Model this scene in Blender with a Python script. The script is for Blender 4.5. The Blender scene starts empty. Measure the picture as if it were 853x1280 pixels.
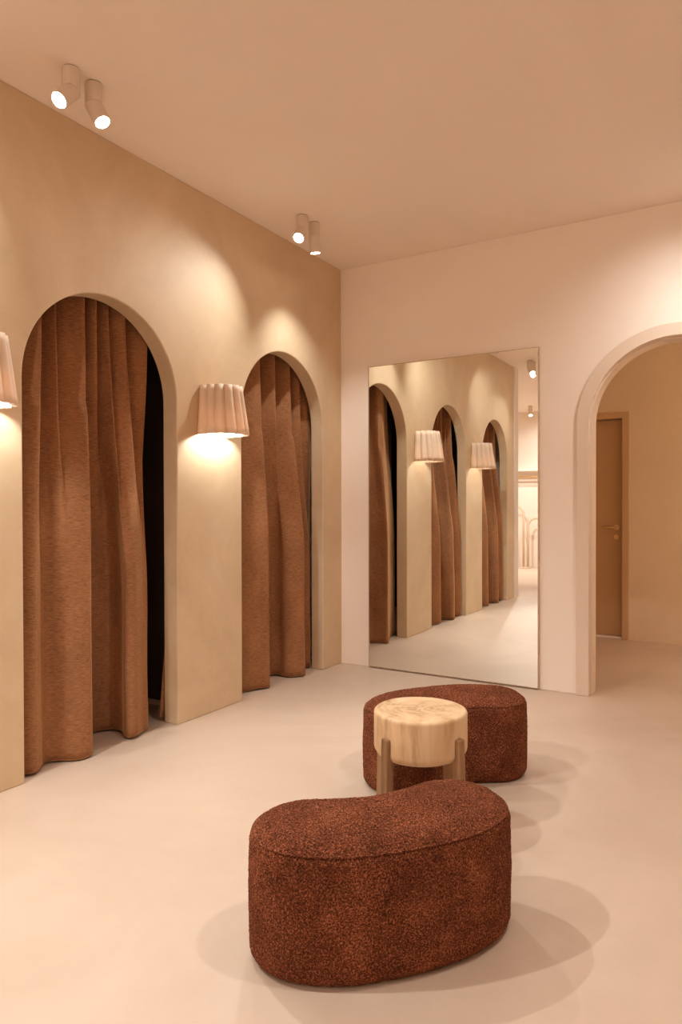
import bpy, bmesh, math, random
from mathutils import Vector, Matrix, noise
random.seed(7)
scn = bpy.context.scene
COL = scn.collection

# ---------------------------------------------------------------- camera
cam_d = bpy.data.cameras.new('camera'); cam = bpy.data.objects.new('camera', cam_d); COL.objects.link(cam)
F_PX, YAW, PITCH, ROLL = 871.3, 0.54041, -0.00983, -0.0022
fw = Vector((-math.sin(YAW)*math.cos(PITCH), math.cos(YAW)*math.cos(PITCH), math.sin(PITCH)))
rt = Vector((math.cos(YAW), math.sin(YAW), 0)); up = rt.cross(fw)
r2 = rt*math.cos(ROLL) + up*math.sin(ROLL); u2 = up*math.cos(ROLL) - rt*math.sin(ROLL)
cam.matrix_world = Matrix(((r2.x, u2.x, -fw.x, 0), (r2.y, u2.y, -fw.y, 0), (r2.z, u2.z, -fw.z, 1.23), (0, 0, 0, 1)))
cam_d.sensor_fit = 'HORIZONTAL'; cam_d.sensor_width = 36; cam_d.lens = F_PX/853*36
cam_d.clip_start = 0.02
scn.camera = cam
# ---------------------------------------------------------------- world, exposure
w = bpy.data.worlds.new('world'); scn.world = w; w.use_nodes = True
w.node_tree.nodes['Background'].inputs[0].default_value = (0.9, 0.7, 0.5, 1)
w.node_tree.nodes['Background'].inputs[1].default_value = 0.05
scn.view_settings.view_transform = 'Standard'; scn.view_settings.look = 'None'
scn.view_settings.gamma = 1; scn.view_settings.use_curve_mapping = False
scn.view_settings.exposure = 0.16
scn.cycles.max_bounces = 12; scn.cycles.diffuse_bounces = 9; scn.cycles.sample_clamp_indirect = 4
WARM = (1.0, 1.0, 0.96)            # colour of the lamps as the white-balanced camera sees it
SPOT_W, SCONCE_W = 52.0, 340.0      # watts of one ceiling spot, emission of one sconce bulb

# ---------------------------------------------------------------- materials
def srgb(r, g, b):
    f = lambda c: ((c/255+0.055)/1.055)**2.4 if c/255 > 0.04045 else c/255/12.92
    return (f(r), f(g), f(b), 1)
def mat(name, rough=0.6, metal=0.0, base=(0.8, 0.8, 0.8, 1)):
    m = bpy.data.materials.new(name); m.use_nodes = True
    b = m.node_tree.nodes['Principled BSDF']
    b.inputs['Base Color'].default_value = base
    b.inputs['Roughness'].default_value = rough; b.inputs['Metallic'].default_value = metal
    return m, m.node_tree, b
def node(nt, typ, **kw):
    n = nt.nodes.new(typ)
    for k, v in kw.items():
        if k.startswith('i_'): n.inputs[k[2:].replace('_', ' ')].default_value = v
        else: setattr(n, k, v)
    return n
def coords(nt, scale=(1, 1, 1), kind='Object'):
    tc = node(nt, 'ShaderNodeTexCoord'); mp = node(nt, 'ShaderNodeMapping')
    mp.inputs['Scale'].default_value = scale
    nt.links.new(tc.outputs[kind], mp.inputs['Vector']); return mp.outputs['Vector']
def ramp(nt, fac, stops):
    r = node(nt, 'ShaderNodeValToRGB'); e = r.color_ramp.elements
    while len(e) < len(stops): e.new(0.5)
    for el, (p, c) in zip(e, stops): el.position = p; el.color = c
    nt.links.new(fac, r.inputs['Fac']); return r.outputs['Color']
def bump(nt, bsdf, h, strength, dist=0.01):
    b = node(nt, 'ShaderNodeBump'); b.inputs['Strength'].default_value = strength; b.inputs['Distance'].default_value = dist
    nt.links.new(h, b.inputs['Height']); nt.links.new(b.outputs['Normal'], bsdf.inputs['Normal'])
def plaster(name, c0, c1, rough=0.75, scale=1.3, bstr=0.12, spec=0.25):
    m, nt, b = mat(name, rough)
    b.inputs['Specular IOR Level'].default_value = spec
    v = coords(nt)
    n1 = node(nt, 'ShaderNodeTexNoise', i_Scale=scale, i_Detail=9.0, i_Roughness=0.62, i_Distortion=0.9); nt.links.new(v, n1.inputs['Vector'])
    n2 = node(nt, 'ShaderNodeTexNoise', i_Scale=scale*9, i_Detail=6.0, i_Roughness=0.7); nt.links.new(v, n2.inputs['Vector'])
    mx = node(nt, 'ShaderNodeMath', operation='MULTIPLY_ADD'); mx.inputs[1].default_value = 0.22
    nt.links.new(n2.outputs['Fac'], mx.inputs[0]); nt.links.new(n1.outputs['Fac'], mx.inputs[2])
    nt.links.new(ramp(nt, mx.outputs[0], [(0.38, c0), (0.9, c1)]), b.inputs['Base Color'])
    bump(nt, b, n2.outputs['Fac'], bstr, 0.004)
    return m
M = {}
M['limewash'] = plaster('limewash_tan', srgb(203, 178, 144), srgb(224, 202, 170), 0.6, 1.5, 0.15, 0.3)
M['wall'] = plaster('wall_pale', srgb(241, 228, 215), srgb(245, 233, 221), 0.7, 0.8, 0.05)
M['ceil'] = plaster('ceiling_pale', srgb(242, 228, 215), srgb(246, 233, 221), 0.8, 0.8, 0.03)
M['floor'] = plaster('microcement_cream', srgb(194, 172, 152), srgb(212, 192, 173), 0.42, 0.9, 0.04, 0.35)
M['trim'] = plaster('trim_pale', srgb(222, 203, 184), srgb(226, 208, 190), 0.5, 1.0, 0.02)
M['hall'] = plaster('hall_plaster', srgb(216, 194, 164), srgb(224, 203, 175), 0.7, 1.0, 0.05)
M['door'] = plaster('door_paint', srgb(190, 156, 116), srgb(194, 160, 120), 0.45, 1.0, 0.01)
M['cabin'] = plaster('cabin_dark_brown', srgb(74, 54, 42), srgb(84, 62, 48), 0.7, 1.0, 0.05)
M['white'] = plaster('white_paint', srgb(232, 222, 212), srgb(236, 226, 216), 0.5, 1.0, 0.01)
M['shade'] = plaster('ceramic_shade', srgb(230, 208, 184), srgb(236, 216, 194), 0.65, 6.0, 0.03)
_m = M['shade']; _nt = _m.node_tree; _b = _nt.nodes['Principled BSDF']; _o = _nt.nodes['Material Output']
_t = node(_nt, 'ShaderNodeBsdfTranslucent'); _t.inputs['Color'].default_value = srgb(240, 205, 172)
_x = node(_nt, 'ShaderNodeMixShader'); _x.inputs[0].default_value = 0.12
_nt.links.new(_b.outputs[0], _x.inputs[1]); _nt.links.new(_t.outputs[0], _x.inputs[2]); _nt.links.new(_x.outputs[0], _o.inputs['Surface'])
M['metal_paint'] = mat('fixture_paint', 0.45, 0, srgb(222, 206, 190))[0]
M['dark'] = mat('dark_gap', 0.7, 0, srgb(110, 92, 76))[0]
M['brass'] = mat('satin_brass', 0.35, 1.0, srgb(226, 196, 140))[0]
M['chrome'] = mat('satin_steel', 0.3, 1.0, srgb(210, 205, 198))[0]
M['mirror'] = mat('mirror_silver', 0.0, 1.0, (0.93, 0.94, 0.91, 1))[0]
M['mirror_edge'] = mat('mirror_edge', 0.25, 0.6, srgb(205, 182, 156))[0]
def emis(name, col, s):
    m, nt, b = mat(name, 0.4)
    b.inputs['Emission Color'].default_value = (*col, 1); b.inputs['Emission Strength'].default_value = s
    return m
M['lens'] = emis('lamp_lens', (1.0, 0.9, 0.78), 30.0)
M['bulb'] = emis('lamp_bulb', WARM, SCONCE_W)

# curtain cloth: horizontal slub weave
m, nt, b = mat('chenille_brown', 0.9); M['cloth'] = m
b.inputs['Specular IOR Level'].default_value = 0.1
b.inputs['Sheen Weight'].default_value = 0.9; b.inputs['Sheen Roughness'].default_value = 0.32; b.inputs['Sheen Tint'].default_value = srgb(235, 190, 140)
v = coords(nt, (40, 40, 380)); n1 = node(nt, 'ShaderNodeTexNoise', i_Scale=1.0, i_Detail=4.0, i_Roughness=0.65); nt.links.new(v, n1.inputs['Vector'])
v2 = coords(nt, (1, 1, 0.6)); n2 = node(nt, 'ShaderNodeTexNoise', i_Scale=5.0, i_Detail=5.0); nt.links.new(v2, n2.inputs['Vector'])
mx = node(nt, 'ShaderNodeMath', operation='MULTIPLY_ADD'); mx.inputs[1].default_value = 0.35
nt.links.new(n2.outputs['Fac'], mx.inputs[0]); nt.links.new(n1.outputs['Fac'], mx.inputs[2])
nt.links.new(ramp(nt, mx.outputs[0], [(0.44, srgb(112, 73, 47)), (0.9, srgb(178, 127, 89))]), b.inputs['Base Color'])
bump(nt, b, n1.outputs['Fac'], 0.5, 0.003)

# boucle
m, nt, b = mat('boucle_rust', 0.95); M['boucle'] = m
b.inputs['Specular IOR Level'].default_value = 0.1
b.inputs['Sheen Weight'].default_value = 0.3; b.inputs['Sheen Tint'].default_value = srgb(220, 140, 100)
v = coords(nt)
vo = node(nt, 'ShaderNodeTexVoronoi', i_Scale=300.0); nt.links.new(v, vo.inputs['Vector'])
n1 = node(nt, 'ShaderNodeTexNoise', i_Scale=230.0, i_Detail=3.0, i_Roughness=0.7); nt.links.new(v, n1.inputs['Vector'])
n2 = node(nt, 'ShaderNodeTexNoise', i_Scale=9.0, i_Detail=4.0); nt.links.new(v, n2.inputs['Vector'])
mx = node(nt, 'ShaderNodeMath', operation='MULTIPLY_ADD'); mx.inputs[1].default_value = 0.22
nt.links.new(n2.outputs['Fac'], mx.inputs[0]); nt.links.new(n1.outputs['Fac'], mx.inputs[2])
nt.links.new(ramp(nt, mx.outputs[0], [(0.52, srgb(62, 28, 17)), (0.65, srgb(143, 77, 50)), (0.79, srgb(222, 142, 102))]), b.inputs['Base Color'])
sb = node(nt, 'ShaderNodeMath', operation='SUBTRACT'); nt.links.new(n1.outputs['Fac'], sb.inputs[0]); nt.links.new(vo.outputs['Distance'], sb.inputs[1])
bump(nt, b, sb.outputs[0], 1.0, 0.009)

# woods
def wood(name, c0, c1, c2, rings=True):
    m, nt, b = mat(name, 0.55)
    b.inputs['Specular IOR Level'].default_value = 0.3
    v = coords(nt, (1, 1, 0.22))
    if rings:
        w_ = node(nt, 'ShaderNodeTexWave', wave_type='RINGS', rings_direction='Z', i_Scale=14.0, i_Distortion=7.0, i_Detail=4.0)
        w_.inputs['Detail Scale'].default_value = 1.6
    else:
        w_ = node(nt, 'ShaderNodeTexWave', wave_type='BANDS', bands_direction='X', i_Scale=16.0, i_Distortion=6.0, i_Detail=3.0)
    nt.links.new(v, w_.inputs['Vector'])
    n1 = node(nt, 'ShaderNodeTexNoise', i_Scale=7.0, i_Detail=7.0, i_Roughness=0.6, i_Distortion=1.2); nt.links.new(v, n1.inputs['Vector'])
    mx = node(nt, 'ShaderNodeMath', operation='MULTIPLY_ADD'); mx.inputs[1].default_value = 0.05
    nt.links.new(w_.outputs['Fac'], mx.inputs[0]); nt.links.new(n1.outputs['Fac'], mx.inputs[2])
    nt.links.new(ramp(nt, mx.outputs[0], [(0.30, c0), (0.50, c1), (0.74, c2)]), b.inputs['Base Color'])
    bump(nt, b, mx.outputs[0], 0.15, 0.004)
    return m
M['wood'] = wood('pale_teak', srgb(160, 122, 86), srgb(212, 178, 138), srgb(228, 200, 164))
M['wood_leg'] = wood('leg_teak', srgb(98, 70, 46), srgb(142, 106, 74), srgb(166, 128, 92), False)
M['crack'] = mat('wood_crack', 0.9, 0, srgb(92, 58, 32))[0]

# ---------------------------------------------------------------- helpers
def link(name, bm, material, parent=None, smooth=False):
    me = bpy.data.meshes.new(name); bm.normal_update(); bm.to_mesh(me); bm.free()
    if smooth: me.polygons.foreach_set('use_smooth', [True]*len(me.polygons))
    me.materials.append(M[material])
    o = bpy.data.objects.new(name, me); COL.objects.link(o)
    if parent is not None: o.parent = parent
    return o
def tag(o, label, cat, group=None, kind=None):
    o['label'] = label; o['category'] = cat
    if group: o['group'] = group
    if kind: o['kind'] = kind
    return o
def empty(name, loc=(0, 0, 0), rz=0.0):
    o = bpy.data.objects.new(name, None); COL.objects.link(o)
    o.location = loc; o.rotation_euler = (0, 0, rz); o.empty_display_size = 0.05
    return o
def copy_tree(o, parent=None):
    c = o.copy(); COL.objects.link(c)
    if parent is not None: c.parent = parent
    for ch in list(o.children): copy_tree(ch, c)
    return c
def box(bm, x0, x1, y0, y1, z0, z1):
    vs = [bm.verts.new((x, y, z)) for z in (z0, z1) for y in (y0, y1) for x in (x0, x1)]
    for f in ((0, 2, 3, 1), (4, 5, 7, 6), (0, 1, 5, 4), (2, 6, 7, 3), (0, 4, 6, 2), (1, 3, 7, 5)):
        bm.faces.new([vs[i] for i in f])
    return bm
def boxo(name, m, ext, parent=None, bev=0.0):
    o = link(name, box(bmesh.new(), *ext), m, parent)
    if bev: bevel(o, bev)
    return o
def bevel(o, wd, seg=3, ang=40):
    b = o.modifiers.new('bevel', 'BEVEL'); b.width = wd; b.segments = seg; b.limit_method = 'ANGLE'; b.angle_limit = math.radians(ang)
def struct(o, label, cat): return tag(o, label, cat, kind='structure')
def loft(bm, rings, closed=True, cap0=False, cap1=False):
    vr = [[bm.verts.new(p) for p in r] for r in rings]
    n = len(rings[0])
    for a, b_ in zip(vr, vr[1:]):
        for i in range(n if closed else n-1):
            j = (i+1) % n
            bm.faces.new((a[i], a[j], b_[j], b_[i]))
    if cap0: bm.faces.new(list(reversed(vr[0])))
    if cap1: bm.faces.new(vr[-1])
    return vr
def lathe(bm, prof, n=48, cap0=False, cap1=False):
    return loft(bm, [[(r*math.cos(2*math.pi*i/n), r*math.sin(2*math.pi*i/n), z) for i in range(n)] for r, z in prof], True, cap0, cap1)
def tube(bm, pts, r, n=10):
    pts = [Vector(p) for p in pts]; rings = []
    for i, p in enumerate(pts):
        t = (pts[min(i+1, len(pts)-1)] - pts[max(i-1, 0)]).normalized()
        a = t.cross(Vector((0, 1, 0.013))).normalized(); b_ = t.cross(a)
        rings.append([p + r*(a*math.cos(2*math.pi*k/n) + b_*math.sin(2*math.pi*k/n)) for k in range(n)])
    loft(bm, rings, True, True, True); return bm
def catmull(pts, n):
    """n samples of an open Catmull-Rom curve"""
    out = []; L = len(pts)-1
    for k in range(n):
        t = k/(n-1)*L; i = min(int(t), L-1); f = t-i
        P = [pts[max(i-1, 0)], pts[i], pts[i+1], pts[min(i+2, L)]]
        out.append(tuple(0.5*(2*P[1][c] + (P[2][c]-P[0][c])*f + (2*P[0][c]-5*P[1][c]+4*P[2][c]-P[3][c])*f*f
                   + (3*P[1][c]-P[0][c]-3*P[2][c]+P[3][c])*f**3) for c in range(len(pts[0]))))
    return out
def arch_outline(a0, a1, ztop, openings, seg=56):
    """wall outline in (a, z) with arched or square openings that reach the floor; a0 < a1"""
    pts = [(a0, 0.0)]
    for (c, r, zs) in sorted(openings):
        pts.append((c-r, 0.0))
        if zs[0] == 'arch':
            for k in range(seg+1):
                t = math.pi*(1-k/seg); pts.append((c+r*math.cos(t), zs[1]+r*math.sin(t)))
        else: pts += [(c-r, zs[1]), (c+r, zs[1])]
        pts.append((c+r, 0.0))
    return pts + [(a1, 0.0), (a1, ztop), (a0, ztop)]
def slab(outline, plane, f0, f1):
    """extrude an (a, z) outline between two planes: plane 'x' -> a is y, plane 'y' -> a is x"""
    bm = bmesh.new()
    P = (lambda f, a, z: (f, a, z)) if plane == 'x' else (lambda f, a, z: (a, f, z))
    A = [bm.verts.new(P(f0, a, z)) for a, z in outline]; B = [bm.verts.new(P(f1, a, z)) for a, z in outline]
    bm.faces.new(A); bm.faces.new(list(reversed(B)))
    n = len(A)
    for i in range(n): bm.faces.new((A[(i+1) % n], A[i], B[i], B[(i+1) % n]))
    bmesh.ops.recalc_face_normals(bm, faces=bm.faces)
    return bm

# ---------------------------------------------------------------- the shell
XL, YB, ZC = -2.787, 4.652, 3.052           # left wall, back wall, ceiling
XR, YF = 2.9, -4.45                          # right wall, wall behind the camera
TH = 0.105                                   # thickness of the arched wall
AR, AS = 0.475, 1.798                        # arch radius, spring height
ARCHES = (0.915, 2.391, 3.908)
struct(boxo('floor', 'floor', (-5.2, XR+0.1, YF-0.1, 6.9, -0.08, 0.0)), 'smooth cream microcement floor of the fitting room', 'floor')
struct(boxo('ceiling', 'ceil', (-5.2, XR+0.1, YF-0.1, 6.9, ZC, ZC+0.1)), 'smooth pale pinkish ceiling with spotlights', 'ceiling')
o = link('wall_left', slab(arch_outline(0.16, YB, ZC, [(c, AR, ('arch', AS)) for c in ARCHES]), 'x', XL, XL-TH), 'limewash')
bevel(o, 0.006, 2); struct(o, 'tan limewashed wall with arched curtained openings', 'wall')
DC, DR, DS = -0.435, 0.5, 1.75
o = link('wall_back', slab(arch_outline(-4.25, XR, ZC, [(DC, DR, ('arch', DS))]), 'y', YB, YB+0.14), 'wall')
bevel(o, 0.004, 2); struct(o, 'pale pinkish wall carrying the mirror and arched doorway', 'wall')
struct(boxo('wall_right', 'wall', (XR, XR+0.1, YF, YB, 0, ZC)), 'pale plaster wall right of the camera', 'wall')
struct(boxo('wall_front', 'wall', (-5.1, XR, YF-0.1, YF, 0, ZC)), 'pale far wall seen in the mirror behind the shelf', 'wall')
struct(boxo('wall_side', 'wall', (-5.2, -5.1, YF, 0.1, 0, ZC)), 'pale side wall of the shop area behind', 'wall')
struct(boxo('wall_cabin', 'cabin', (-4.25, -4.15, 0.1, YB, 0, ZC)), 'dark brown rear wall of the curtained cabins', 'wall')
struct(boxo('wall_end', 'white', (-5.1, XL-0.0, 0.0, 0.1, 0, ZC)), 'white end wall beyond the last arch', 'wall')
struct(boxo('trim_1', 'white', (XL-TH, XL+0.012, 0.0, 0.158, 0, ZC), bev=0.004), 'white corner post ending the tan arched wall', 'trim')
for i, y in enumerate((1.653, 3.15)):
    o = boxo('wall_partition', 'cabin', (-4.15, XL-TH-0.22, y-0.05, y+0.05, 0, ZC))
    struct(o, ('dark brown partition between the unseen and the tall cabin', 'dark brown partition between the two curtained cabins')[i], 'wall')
    b_ = boxo('baseboard', 'white', (-4.14, XL-TH-0.225, y-0.062, y-0.05, 0.0, 0.03), o)

# arched casing on the back wall
def casing(r0, r1, f0, f1, seg=72):
    bm = bmesh.new(); path = [(-1, 0.0)] + [math.pi*(1-k/seg) for k in range(seg+1)] + [(1, 0.0)]
    rings = []
    for t in path:
        if isinstance(t, tuple): q = [(DC+t[0]*r, 0.0) for r in (r0, r1)]
        else: q = [(DC+r*math.cos(t), DS+r*math.sin(t)) for r in (r0, r1)]
        rings.append([(q[0][0], f0, q[0][1]), (q[1][0], f0, q[1][1]), (q[1][0], f1, q[1][1]), (q[0][0], f1, q[0][1])])
    loft(bm, rings, True, True, True); bmesh.ops.recalc_face_normals(bm, faces=bm.faces); return bm
o = link('trim_2', casing(DR-0.004, DR+0.075, YB-0.024, YB+0.001), 'trim'); bevel(o, 0.004, 2)
struct(o, 'pale arched casing around the open doorway', 'trim')
b_ = link('inner_bead', casing(DR-0.014, DR+0.004, YB+0.02, YB+0.15), 'trim', o); bevel(b_, 0.003, 2)

# hallway
HY = 6.759
o = link('wall_hall', slab(arch_outline(-2.6, 1.6, ZC, [(-1.466, 0.446, ('sq', 2.064))]), 'y', HY, HY+0.14), 'hall')
struct(o, 'tan hallway wall seen through the arched doorway', 'wall')
struct(boxo('wall_hall_left', 'hall', (-2.7, -2.6, YB+0.14, HY+0.14, 0, ZC)), 'tan left end wall of the hallway', 'wall')
struct(boxo('wall_hall_right', 'hall', (1.6, 1.7, YB+0.14, HY+0.14, 0, ZC)), 'tan right end wall of the hallway', 'wall')
d = empty('door_1', (-1.466, HY, 0)); struct(d, 'tan flush door with lever handle in the hallway', 'door')
bm = bmesh.new(); box(bm, -0.455, -0.397, -0.012, 0.14, 0, 2.074); box(bm, 0.397, 0.455, -0.012, 0.14, 0, 2.074); box(bm, -0.397, 0.397, -0.012, 0.14, 2.016, 2.074)
o = link('door_frame', bm, 'door', d); bevel(o, 0.004, 2)
leaf = boxo('door_leaf', 'door', (-0.394, 0.394, 0.075, 0.115, 0.018, 2.012), d, 0.003)
boxo('gap_light_strip', 'white', (-0.397, 0.397, 0.03, 0.12, 0.0, 0.014), d)  # white strip stands in for light showing through the gap under the door
bm = bmesh.new(); tube(bm, [(0.335, 0.073, 1.02), (0.335, 0.03, 1.02)], 0.009); tube(bm, [(0.345, 0.026, 1.02), (0.225, 0.026, 1.02)], 0.009)
link('door_handle', bm, 'brass', leaf, True)
bm = bmesh.new(); tube(bm, [(0.335, 0.075, 1.02), (0.335, 0.066, 1.02)], 0.026, 24); link('handle_rose', bm, 'brass', leaf)
bm = bmesh.new(); tube(bm, [(0.335, 0.075, 0.93), (0.335, 0.066, 0.93)], 0.022, 24); link('lock_rose', bm, 'brass', leaf)

# ---------------------------------------------------------------- mirror
MX0, MX1, MZ0, MZ1 = -2.534, -1.252, 0.008, 2.273
mr = empty('wall_mirror', ((MX0+MX1)/2, YB, MZ0)); tag(mr, 'tall frameless rectangular mirror standing against the pale back wall', 'mirror')
hw, mh = (MX1-MX0)/2, MZ1-MZ0
boxo('mirror_glass', 'mirror', (-hw+0.004, hw-0.004, -0.022, -0.008, 0.004, mh-0.004), mr)
bm = bmesh.new()
for e in ((-hw, -hw+0.005, 0, mh), (hw-0.005, hw, 0, mh), (-hw+0.005, hw-0.005, 0, 0.005), (-hw+0.005, hw-0.005, mh-0.005, mh)):
    box(bm, e[0], e[1], -0.024, -0.001, e[2], e[3])
link('mirror_edge', bm, 'mirror_edge', mr)
boxo('backing_board', 'dark', (-hw+0.006, hw-0.006, -0.0075, -0.001, 0.006, mh-0.006), mr)

# ---------------------------------------------------------------- curtains
def make_curtain(bottom, top, y_rail0, y_rail1, label):
    c = empty('curtain', (XL-0.16, (y_rail0+y_rail1)/2, 0)); tag(c, label, 'curtain', 'brown cabin curtains')
    n, rows, ztop, zbot = 420, 70, 2.50, 0.012
    ox, oy = c.location.x, c.location.y
    top = [(y, -0.116 - (abs(x)-0.085)*1.35) for y, x in top]
    pb = catmull(bottom, n); pt = catmull(top, n)
    ya = min(ARCHES, key=lambda a: abs(a-oy))
    # keep the folds in front of nothing: behind the wall the cloth stays behind its face
    grid = []
    for r in range(rows+1):
        z = zbot + (ztop-zbot)*r/rows; t = r/rows
        q = min(1, max(0, (t-0.32)/0.56)); wt = 0.14*min(1, t/0.88) + 0.86*q*q*(3-2*q)
        row = []
        for s in range(n):
            y = pb[s][0]*(1-wt) + pt[s][0]*wt; x = pb[s][1]*(1-wt) + pt[s][1]*wt
            x += 0.006*noise.noise(Vector((s*0.03, z*2.2, y_rail0))); y += 0.006*noise.noise(Vector((s*0.03+9, z*2.0, y_rail0)))
            lim = -0.114 + 0.12*min(1, max(0, (1.75-z)/0.35))*min(1, max(0, (AR-0.012-abs(y-ya))/0.04))
            x = min(x, lim)
            row.append(Vector((XL+x-ox, y-oy, z + (0.010*noise.noise(Vector((s*0.025, 5, y_rail0))) if r == 0 else 0))))
        grid.append(row)
    def cloth(name, rs, parent, th, off=0.0):
        bm = bmesh.new(); loft(bm, [grid[r] for r in rs], False)
        bmesh.ops.recalc_face_normals(bm, faces=bm.faces)
        o = link(name, bm, 'cloth', parent, True)
        md = o.modifiers.new('thickness', 'SOLIDIFY'); md.thickness = th; md.offset = off
        return o
    f = cloth('fabric', range(0, rows+1), c, 0.004)
    bm = bmesh.new(); tube(bm, grid[0][::2], 0.0034, 6); link('hem', bm, 'cloth', f, True)
    bm = bmesh.new(); tube(bm, [(-0.005, y_rail0-0.06-oy, 2.52), (-0.005, y_rail1+0.1-oy, 2.52)], 0.012, 12); link('rail', bm, 'brass', c, True)
    return c
b1 = [(1.80, -.22), (1.88, -.17), (1.94, -.09), (1.985, -.04), (2.03, -.06), (2.08, -.105), (2.127, -.117), (2.17, -.07), (2.215, -.02), (2.27, -.005), (2.302, -.025), (2.315, -.08),
      (2.36, -.18), (2.45, -.27), (2.55, -.28), (2.61, -.23), (2.60, -.15), (2.558, -.08), (2.553, -.035), (2.59, -.028), (2.66, -.06), (2.72, -.09), (2.75, -.125), (2.75, -.20)]
t1 = [(1.80, -.22), (1.89, -.20), (2.00, -.14), (2.08, -.085), (2.108, -.105), (2.12, -.17), (2.16, -.15), (2.188, -.10), (2.20, -.17), (2.28, -.12), (2.344, -.085), (2.355, -.15),
      (2.385, -.18), (2.40, -.12), (2.42, -.09), (2.435, -.17), (2.47, -.14), (2.497, -.09), (2.515, -.18), (2.56, -.12), (2.611, -.09), (2.63, -.16), (2.70, -.11), (2.765, -.09)]
b2 = [(3.34, -.17), (3.42, -.16), (3.50, -.14), (3.60, -.10), (3.68, -.065), (3.735, -.035), (3.762, -.035), (3.78, -.09), (3.82, -.16), (3.92, -.22), (4.03, -.215), (4.06, -.17),
      (4.05, -.11), (4.07, -.06), (4.12, -.02), (4.16, -.015), (4.175, -.07), (4.22, -.14), (4.30, -.16), (4.36, -.13), (4.385, -.118), (4.41, -.15), (4.44, -.17), (4.47, -.18)]
t2 = [(3.36, -.18), (3.44, -.16), (3.53, -.14), (3.62, -.11), (3.70, -.09), (3.76, -.085), (3.79, -.10), (3.80, -.16), (3.86, -.175), (3.90, -.13), (3.94, -.095), (3.962, -.10),
      (3.975, -.17), (4.04, -.16), (4.09, -.10), (4.13, -.09), (4.145, -.16), (4.19, -.17), (4.23, -.11), (4.263, -.095), (4.28, -.16), (4.33, -.13), (4.39, -.10), (4.46, -.11)]
make_curtain(b1, t1, 1.80, 2.80, 'brown woven curtain in the large arch nearest the camera, left of the lamp')
make_curtain(b2, t2, 3.34, 4.45, 'brown woven curtain in the arch beside the corner, right of the lamp')
b3 = [(y-1.476, x) for y, x in b1]; t3 = [(y-1.476, x) for y, x in t1]
make_curtain(b3, t3, 0.33, 1.32, 'brown woven curtain seen only in the mirror, in its farthest arch')
# narrow second panel at the right jamb of the large arch
c = empty('curtain', (XL-0.16, 2.86, 0)); tag(c, 'narrow strip of brown curtain at the right jamb of the large arch', 'curtain', 'brown cabin curtains')
bm = bmesh.new(); loft(bm, [[(0.035+0.010*math.sin(s*0.7), 0.035-0.05*max(0, 1-z/0.45)+0.014*s, z) for s in range(10)] for z in (0.03, 0.1, 0.2, 0.3, 0.45, 0.9, 1.6, 2.5)], False)
o = link('fabric', bm, 'cloth', c, True); md = o.modifiers.new('thickness', 'SOLIDIFY'); md.thickness = 0.004

# ---------------------------------------------------------------- wall sconces with fluted shades
def make_sconce(y, label, x=XL, rz=0.0):
    s = empty('wall_sconce', (x, y, 1.64), rz); tag(s, label, 'wall lamp', 'fluted wall sconces')
    H, nfl = 0.285, 9
    # U-shaped plan: straight sides then a half circle, from the wall and back to it
    R, D = 0.135, 0.235
    st = D-R; L = 2*st + math.pi*R
    def plan(q, sc, flute):
        l = q*L
        if l < st: p = Vector((l, -R, 0)); nrm = Vector((0, -1, 0))
        elif l > L-st: p = Vector((L-l, R, 0)); nrm = Vector((0, 1, 0))
        else:
            a = (l-st)/R; nrm = Vector((math.sin(a), -math.cos(a), 0)); p = Vector((st, 0, 0)) + nrm*R
        p = p*sc + nrm*flute*(abs(math.sin(math.pi*nfl*q))**0.65 - 0.6)
        p.x = max(p.x, 0.001); return p
    n = nfl*14+1
    def surf(inner):
        rings = []
        for k in range(9):
            t = k/8; sc = 1.0 - 0.19*t - 0.0
            ring = []
            for i in range(n):
                p = plan(i/(n-1), sc - (0.05 if inner else 0), 0.031*(1-0.15*t)); ring.append((p.x, p.y, H*t + 0.0))
            rings.append(ring)
        return rings
    bm = bmesh.new(); a = loft(bm, surf(False), False); b_ = loft(bm, surf(True), False)
    for i in range(n-1):
        bm.faces.new((a[0][i+1], a[0][i], b_[0][i], b_[0][i+1])); bm.faces.new((a[-1][i], a[-1][i+1], b_[-1][i+1], b_[-1][i]))
    bmesh.ops.recalc_face_normals(bm, faces=bm.faces)
    link('shade', bm, 'shade', s, True)
    boxo('wall_plate', 'metal_paint', (0.0, 0.014, -0.04, 0.04, 0.10, 0.22), s, 0.004)
    bm = bmesh.new(); tube(bm, [(0.012, 0, 0.17), (0.10, 0, 0.17), (0.10, 0, 0.13)], 0.010); hd = link('bulb_holder', bm, 'metal_paint', s, True)
    bm = bmesh.new(); lathe(bm, [(0.002, 0.045), (0.018, 0.05), (0.028, 0.07), (0.028, 0.085), (0.018, 0.11), (0.013, 0.13)], 20, True, True)
    bm2 = bmesh.new(); lathe(bm2, [(0.012, 0.135), (0.075, 0.125), (0.075, 0.128), (0.012, 0.14)], 28, True, True)
    rf = link('uplight_shield', bm2, 'white', hd, True); rf.location = (0.10, 0, 0)  # disc added over the bulb to hold back its upward light
    bl = link('bulb', bm, 'bulb', hd, True); bl.location = (0.10, 0, 0)
    return s
make_sconce(3.155, 'fluted half-round wall lamp between the two curtained arches')
make_sconce(-1.2, 'added fluted half-round fill lamp on the right wall, unseen behind the camera', XR, math.pi)  # unseen sconce added to lift the ceiling light
make_sconce(1.652, 'fluted half-round wall lamp cut off at the left photo edge')

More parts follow.
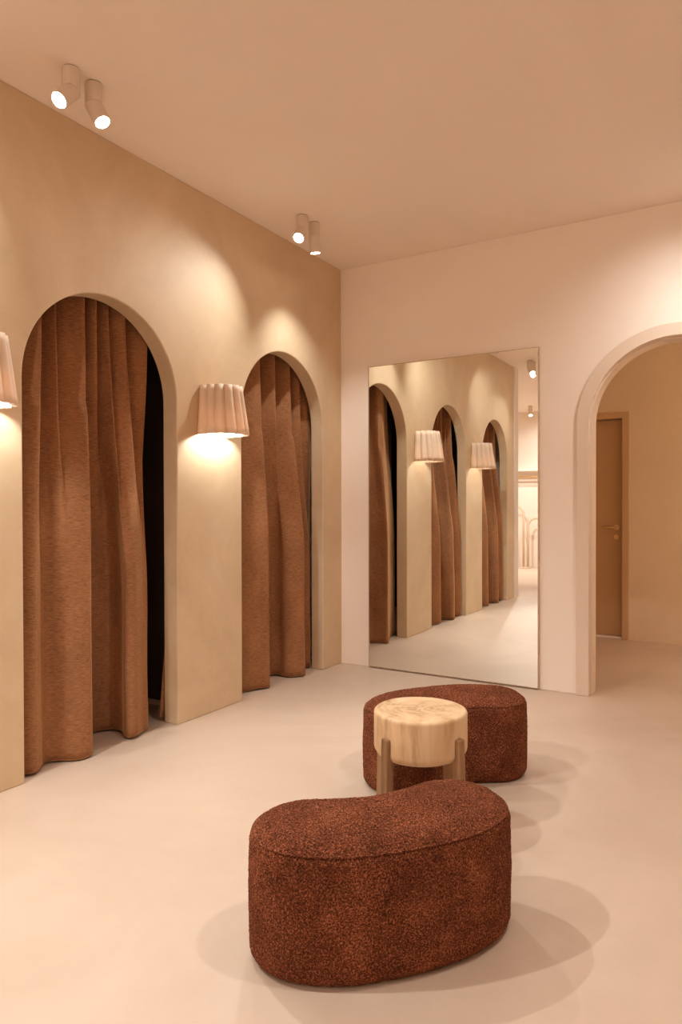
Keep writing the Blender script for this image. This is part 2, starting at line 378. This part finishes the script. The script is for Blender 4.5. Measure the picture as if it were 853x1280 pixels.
# ---------------------------------------------------------------- ceiling spotlights
def make_spot(x, y, d, label, group, power=1.0, size=96, blend=0.6, R=0.0365):
    s = empty('ceiling_spotlight', (x, y, ZC)); tag(s, label, 'spotlight', group)
    d = Vector(d).normalized(); dn = Vector((0, 0, -1)); J = Vector((0, 0, -0.092))
    pn = (dn+d).normalized(); n = 32
    ax = Vector((1, 0, 0)); ay = Vector((0, 1, 0)); q = dn.rotation_difference(d); bx_, by_ = q @ ax, q @ ay
    def cut(p, t): return p + t*((J-p).dot(pn)/t.dot(pn))
    top, cu, cl, end = [], [], [], []
    for i in range(n):
        a = 2*math.pi*i/n; o1 = R*(ax*math.cos(a)+ay*math.sin(a)); o2 = R*(bx_*math.cos(a)+by_*math.sin(a))
        top.append(o1 + Vector((0, 0, -0.004))); cu.append(cut(J+o1, dn) - dn*0.0006); cl.append(cut(J+o2, d) + d*0.0006); end.append(J + d*0.098 + o2)
    bm = bmesh.new(); loft(bm, [top, cu], True, True, True); link('mount_cylinder', bm, 'metal_paint', s)
    bm = bmesh.new(); lathe(bm, [(R*0.92, -0.004), (R*0.92, 0.0)], 32, True, True); link('ceiling_plate', bm, 'dark', s)
    inner = [J + d*0.098 + (p-(J+d*0.098))*0.86 for p in end]; rec = [p - d*0.007 for p in inner]
    bm = bmesh.new(); loft(bm, [cl, end, inner, rec], True, True, True); h = link('swivel_head', bm, 'metal_paint', s)
    bm = bmesh.new(); bm.faces.new([bm.verts.new(p + d*0.002) for p in rec]); bmesh.ops.recalc_face_normals(bm, faces=bm.faces)
    link('lens', bm, 'lens', h)
    ld = bpy.data.lights.new('spot_beam', 'SPOT'); ld.energy = SPOT_W*power; ld.color = WARM; ld.spot_size = math.radians(size); ld.spot_blend = blend; ld.shadow_soft_size = 0.016
    lo = bpy.data.objects.new('spot_beam', ld); COL.objects.link(lo); lo.parent = s
    lo.location = J + d*0.105; lo.rotation_mode = 'QUATERNION'; lo.rotation_quaternion = Vector((0, 0, -1)).rotation_difference(d)
    return s
G1 = 'spotlights along the arched wall'; G2 = 'spotlights on the open side'; G3 = 'spotlights of the shop area behind'
make_spot(-2.467, 1.931, (0.06, -0.66, -0.73), 'left one of the large near spotlight pair, tilted left over the big arch', G1, 0.42, 118, 0.8)
make_spot(-2.473, 2.050, (0.50, 0.06, -0.86), 'right one of the large near spotlight pair, tilted towards the camera', G1, 1.6, 82, 0.6)
make_spot(-2.475, 3.657, (0.16, -0.66, -0.72), 'left one of the far spotlight pair near the corner, lens facing the camera', G1, 1.2, 116, 1.0)
make_spot(-2.471, 3.791, (-0.02, 0.16, -0.97), 'right one of the far spotlight pair near the corner, aimed down', G1, 0.7, 96, 0.8)
make_spot(-2.490, 0.330, (0.15, 0.40, -0.85), 'second spotlight of the reflected pair, hidden beside the mirror edge', G1, 0.45, 110, 0.7)
make_spot(-2.490, 0.450, (0.42, 0.45, -0.78), 'larger spotlight reflected at the top right of the mirror', G1, 2.3, 80, 0.6)
make_spot(-0.20, 3.86, (-0.10, 0.50, -0.80), 'spotlight washing the wall above the doorway, left of its pair', G2, 0.38, 124, 0.9)
make_spot(-0.06, 3.86, (-0.02, 0.35, -0.90), 'spotlight washing the wall above the doorway, right of its pair', G2, 0.38, 116, 0.9)
make_spot(0.10, 1.75, (-0.38, -0.02, -0.92), 'spotlight over the seats from the open side', G2, 1.3)
make_spot(-0.50, -0.60, (-0.10, 0.55, -0.80), 'spotlight above and behind the camera', G2, 0.45)
make_spot(2.10, 2.60, (0.35, 0.10, -0.80), 'added unseen fill spotlight over the open floor beside the right wall', G2, 0.4)  # added out of view, bounces light off the right wall
make_spot(2.10, -0.80, (0.25, -0.40, -0.80), 'added unseen fill spotlight over the open floor behind the camera on the right', G2, 1.0)  # added out of view as fill for the open side
make_spot(-3.63, -3.60, (0.15, 0.40, -0.85), 'smaller spotlight reflected in the mirror near the far wall', G3, 3.0)
make_spot(-2.50, -2.90, (-0.35, -0.60, -0.70), 'added unseen fill spotlight of the shop area over the garment racks', G3, 2.4)  # added to brighten the shop area, outside the mirror view
make_spot(-4.00, -1.80, (0.10, -0.50, -0.85), 'added unseen fill spotlight in the middle of the shop area', G3, 3.2)  # added shop fill, hidden from the mirror by the arched wall
make_spot(-0.60, -2.60, (0.05, -0.70, -0.70), 'added unseen fill spotlight of the shop area behind the camera, nearer the racks', G3, 4.0)  # added so the far wall bounces light back into the room
make_spot(1.00, -2.60, (0.10, -0.70, -0.70), 'added unseen fill spotlight of the shop area behind the camera, nearer the right wall', G3, 2.0)  # second added lamp for bounce off the far wall
make_spot(0.95, 5.75, (0.30, 0.10, -0.90), 'added fill spotlight in the hallway, unseen behind the back wall', G3, 5.5)  # added to brighten the hall by bounce, never in view

# ---------------------------------------------------------------- boucle kidney benches
KID = [(0, .116), (.1, .132), (.2, .158), (.285, .142), (.345, .085), (.368, 0), (.34, -.085), (.265, -.148), (.15, -.188), (0, -.2)]
KID = [(x*1.0513, y*1.0513) for x, y in KID]
def kidney(n):
    right = KID; full = list(reversed(right)) + [(-x, y) for x, y in right[1:-1]]      # starts at the bottom centre, runs counter-clockwise
    L = len(full); out = []
    for k in range(n):
        t = k/n*L; i = int(t); f = t-i
        P = [full[(i+j-1) % L] for j in range(4)]
        out.append(Vector([0.5*(2*P[1][c] + (P[2][c]-P[0][c])*f + (2*P[0][c]-5*P[1][c]+4*P[2][c]-P[3][c])*f*f + (3*P[1][c]-P[0][c]-3*P[2][c]+P[3][c])*f**3) for c in (0, 1)] + [0]))
    return out
def make_bench(label):
    e = empty('kidney_bench'); tag(e, label, 'bench', 'rust boucle kidney benches')
    n = 620; K = kidney(n)
    N = []
    for i in range(n):
        t = K[(i+3) % n] - K[i-3]; N.append(Vector((t.y, -t.x, 0)).normalized())
    ZS = 0.338
    def fuzz(p, nr):
        a = noise.noise(p*210)*0.0026 + noise.noise(p*90)*0.0016 + noise.noise(p*14)*0.0012
        return p + nr*a
    rings = []; rows = 84
    for r in range(rows+1):
        z = 0.004 + (ZS-0.004)*r/rows
        ins = 0.022*max(0, 1-z/0.035)**2 + 0.010*max(0, (z-ZS+0.016)/0.016)**2 - 0.004*math.sin(math.pi*z/ZS)
        rings.append([fuzz(Vector((K[i].x-N[i].x*ins, K[i].y-N[i].y*ins, z)), N[i]) for i in range(n)])
    bm = bmesh.new(); loft(bm, rings, True, True, False); link('side_panel', bm, 'boucle', e, True)
    cx = Vector((0, -0.03, 0)); rings = []
    for r in range(60):
        t = r/60.0                                    # 0 rim, 1 centre
        if t < 0.22:
            q = t/0.22*math.pi/2; ins = 0.005 + 0.052*(t/0.22); z = ZS + 0.001 + 0.030*math.sin(q)
            ring = [Vector((K[i].x-N[i].x*ins, K[i].y-N[i].y*ins, z)) for i in range(n)]
            nrm = [(N[i]*math.cos(q)*0.7 + Vector((0, 0, 1))).normalized() for i in range(n)]
            base = ring
        else:
            q = (t-0.22)/0.78; z = ZS + 0.031 + 0.026*math.sin(q*math.pi/2)
            ring = [Vector((base[i].x*(1-q), base[i].y*(1-q)+cx.y*q, z)) for i in range(n)]
            nrm = [Vector((0, 0, 1))]*n
        rings.append([fuzz(p, m_) for p, m_ in zip(ring, nrm)])
    bm = bmesh.new(); loft(bm, rings, True, False, True); link('seat_top', bm, 'boucle', e, True)
    sm = []
    for i in range(0, n, 4):
        c = Vector((K[i].x-N[i].x*0.006, K[i].y-N[i].y*0.006, ZS+0.001))
        sm.append([c + 0.0028*(N[i]*math.cos(a) + Vector((0, 0, 1))*math.sin(a)) for a in [2*math.pi*j/6 for j in range(6)]])
    bm = bmesh.new(); loft(bm, sm + [sm[0]], True); link('seam', bm, 'boucle', e, True)
    return e
front = make_bench('large rust brown kidney-shaped boucle bench in the foreground')
front.location = (-0.918, 1.768, 0); front.rotation_euler.z = math.radians(50)
back = copy_tree(front); back['label'] = 'rust brown kidney-shaped boucle bench behind the wooden stool, near the mirror'
back.location = (-1.215, 2.945, 0); back.rotation_euler.z = math.radians(229)

# ---------------------------------------------------------------- wooden stool
st = empty('wooden_stool', (-1.125, 2.47, 0), math.radians(31)); tag(st, 'round pale wooden stool between the two brown benches', 'stool')
R, z0, z1 = 0.180, 0.268, 0.440
prof = [(0.02, z0)] + [(R*0.80, z0)] + [(R*0.80+0.036*math.sin(a), z0+0.036*(1-math.cos(a))) for a in [k*math.pi/16 for k in range(1, 9)]]
prof += [(R, z0+0.09), (R, z1-0.016)] + [(R-0.014*(1-math.cos(a)), z1-0.014+0.014*math.sin(a)) for a in [k*math.pi/12 for k in range(1, 7)]] + [(R*0.6, z1+0.001), (0.02, z1+0.001)]
bm = bmesh.new(); vr = lathe(bm, prof, 72, True, True)
for v_ in bm.verts:
    a = math.atan2(v_.co.y, v_.co.x); k = 1 + 0.012*math.sin(2*a+0.5) + 0.008*math.sin(3*a+1.2) + 0.004*math.sin(7*a)
    v_.co.x *= k; v_.co.y *= k
top = link('seat_block', bm, 'wood', st, True)
bm = bmesh.new()
for k in range(7):
    a = 2*math.pi*(k+0.3*random.random())/7; l = random.uniform(0.05, 0.12); w2 = 0.0012
    dx, dy = math.cos(a), math.sin(a); px, py = -dy*w2, dx*w2
    vs = [bm.verts.new((dx*0.015+px, dy*0.015+py, z1+0.0016)), bm.verts.new((dx*0.015-px, dy*0.015-py, z1+0.0016)), bm.verts.new((dx*l, dy*l, z1+0.0016))]
    bm.faces.new(vs)
link('drying_crack', bm, 'crack', top)
for k in range(4):
    a = math.radians((45, 139, 221, 315)[k]); ca, sa = math.cos(a), math.sin(a)
    bm = bmesh.new(); rings = []
    for t in range(7):
        f = t/6; z = 0.001 + 0.362*f; rad = 0.186*f + 0.200*(1-f) - 0.010; hw_ = 0.018 - 0.002*(1-f); dp = 0.020 - 0.002*(1-f)
        cxp, cyp = ca*rad, sa*rad
        rings.append([(cxp + ca*i*dp - sa*j*hw_, cyp + sa*i*dp + ca*j*hw_, z) for i, j in ((-1, -1), (1, -1), (1, 1), (-1, 1))])
    loft(bm, rings, True, True, True); o = link('leg', bm, 'wood_leg', st); bevel(o, 0.005, 2)

# ---------------------------------------------------------------- shop area seen in the mirror
def arch_rack(x0, x1, y, h, label):
    e = empty('garment_rack', ((x0+x1)/2, y, 0)); tag(e, label, 'garment rack', 'arched garment racks')
    hw_ = (x1-x0)/2; r = min(hw_, 0.16)
    pts = [(-hw_, 0, 0.0), (-hw_, 0, h-r)] + [(-hw_+r-r*math.cos(a), 0, h-r+r*math.sin(a)) for a in [k*math.pi/20 for k in range(1, 11)]]
    pts += [(-p[0], 0, p[2]) for p in reversed(pts)]
    bm = bmesh.new(); tube(bm, pts, 0.022, 12); link('arch_tube', bm, 'shade', e, True)
    for sx in (-1, 1):
        o = boxo('foot', 'shade', (sx*hw_-0.04, sx*hw_+0.04, -0.16, 0.16, 0.0, 0.02), e, 0.004)
arch_rack(-4.75, -3.93, YF+0.25, 1.20, 'taller pale arched garment rack reflected in the mirror')
arch_rack(-3.84, -3.10, YF+0.25, 0.97, 'lower pale arched garment rack reflected at the mirror edge')
e = empty('wall_shelf', (-3.7, YF, 1.88)); tag(e, 'pale shelf with hanging rail high on the reflected far wall', 'shelf')
boxo('shelf_board', 'white', (-1.0, 1.0, 0.0, 0.34, 0.0, 0.035), e, 0.003)
bm = bmesh.new(); tube(bm, [(-0.98, 0.2, -0.11), (0.98, 0.2, -0.11)], 0.014); link('hanging_rail', bm, 'brass', e, True)
for x in (-0.8, 0.8):
    bm = bmesh.new(); tube(bm, [(x, 0.2, 0.0), (x, 0.2, -0.11)], 0.010); link('bracket', bm, 'brass', e, True)
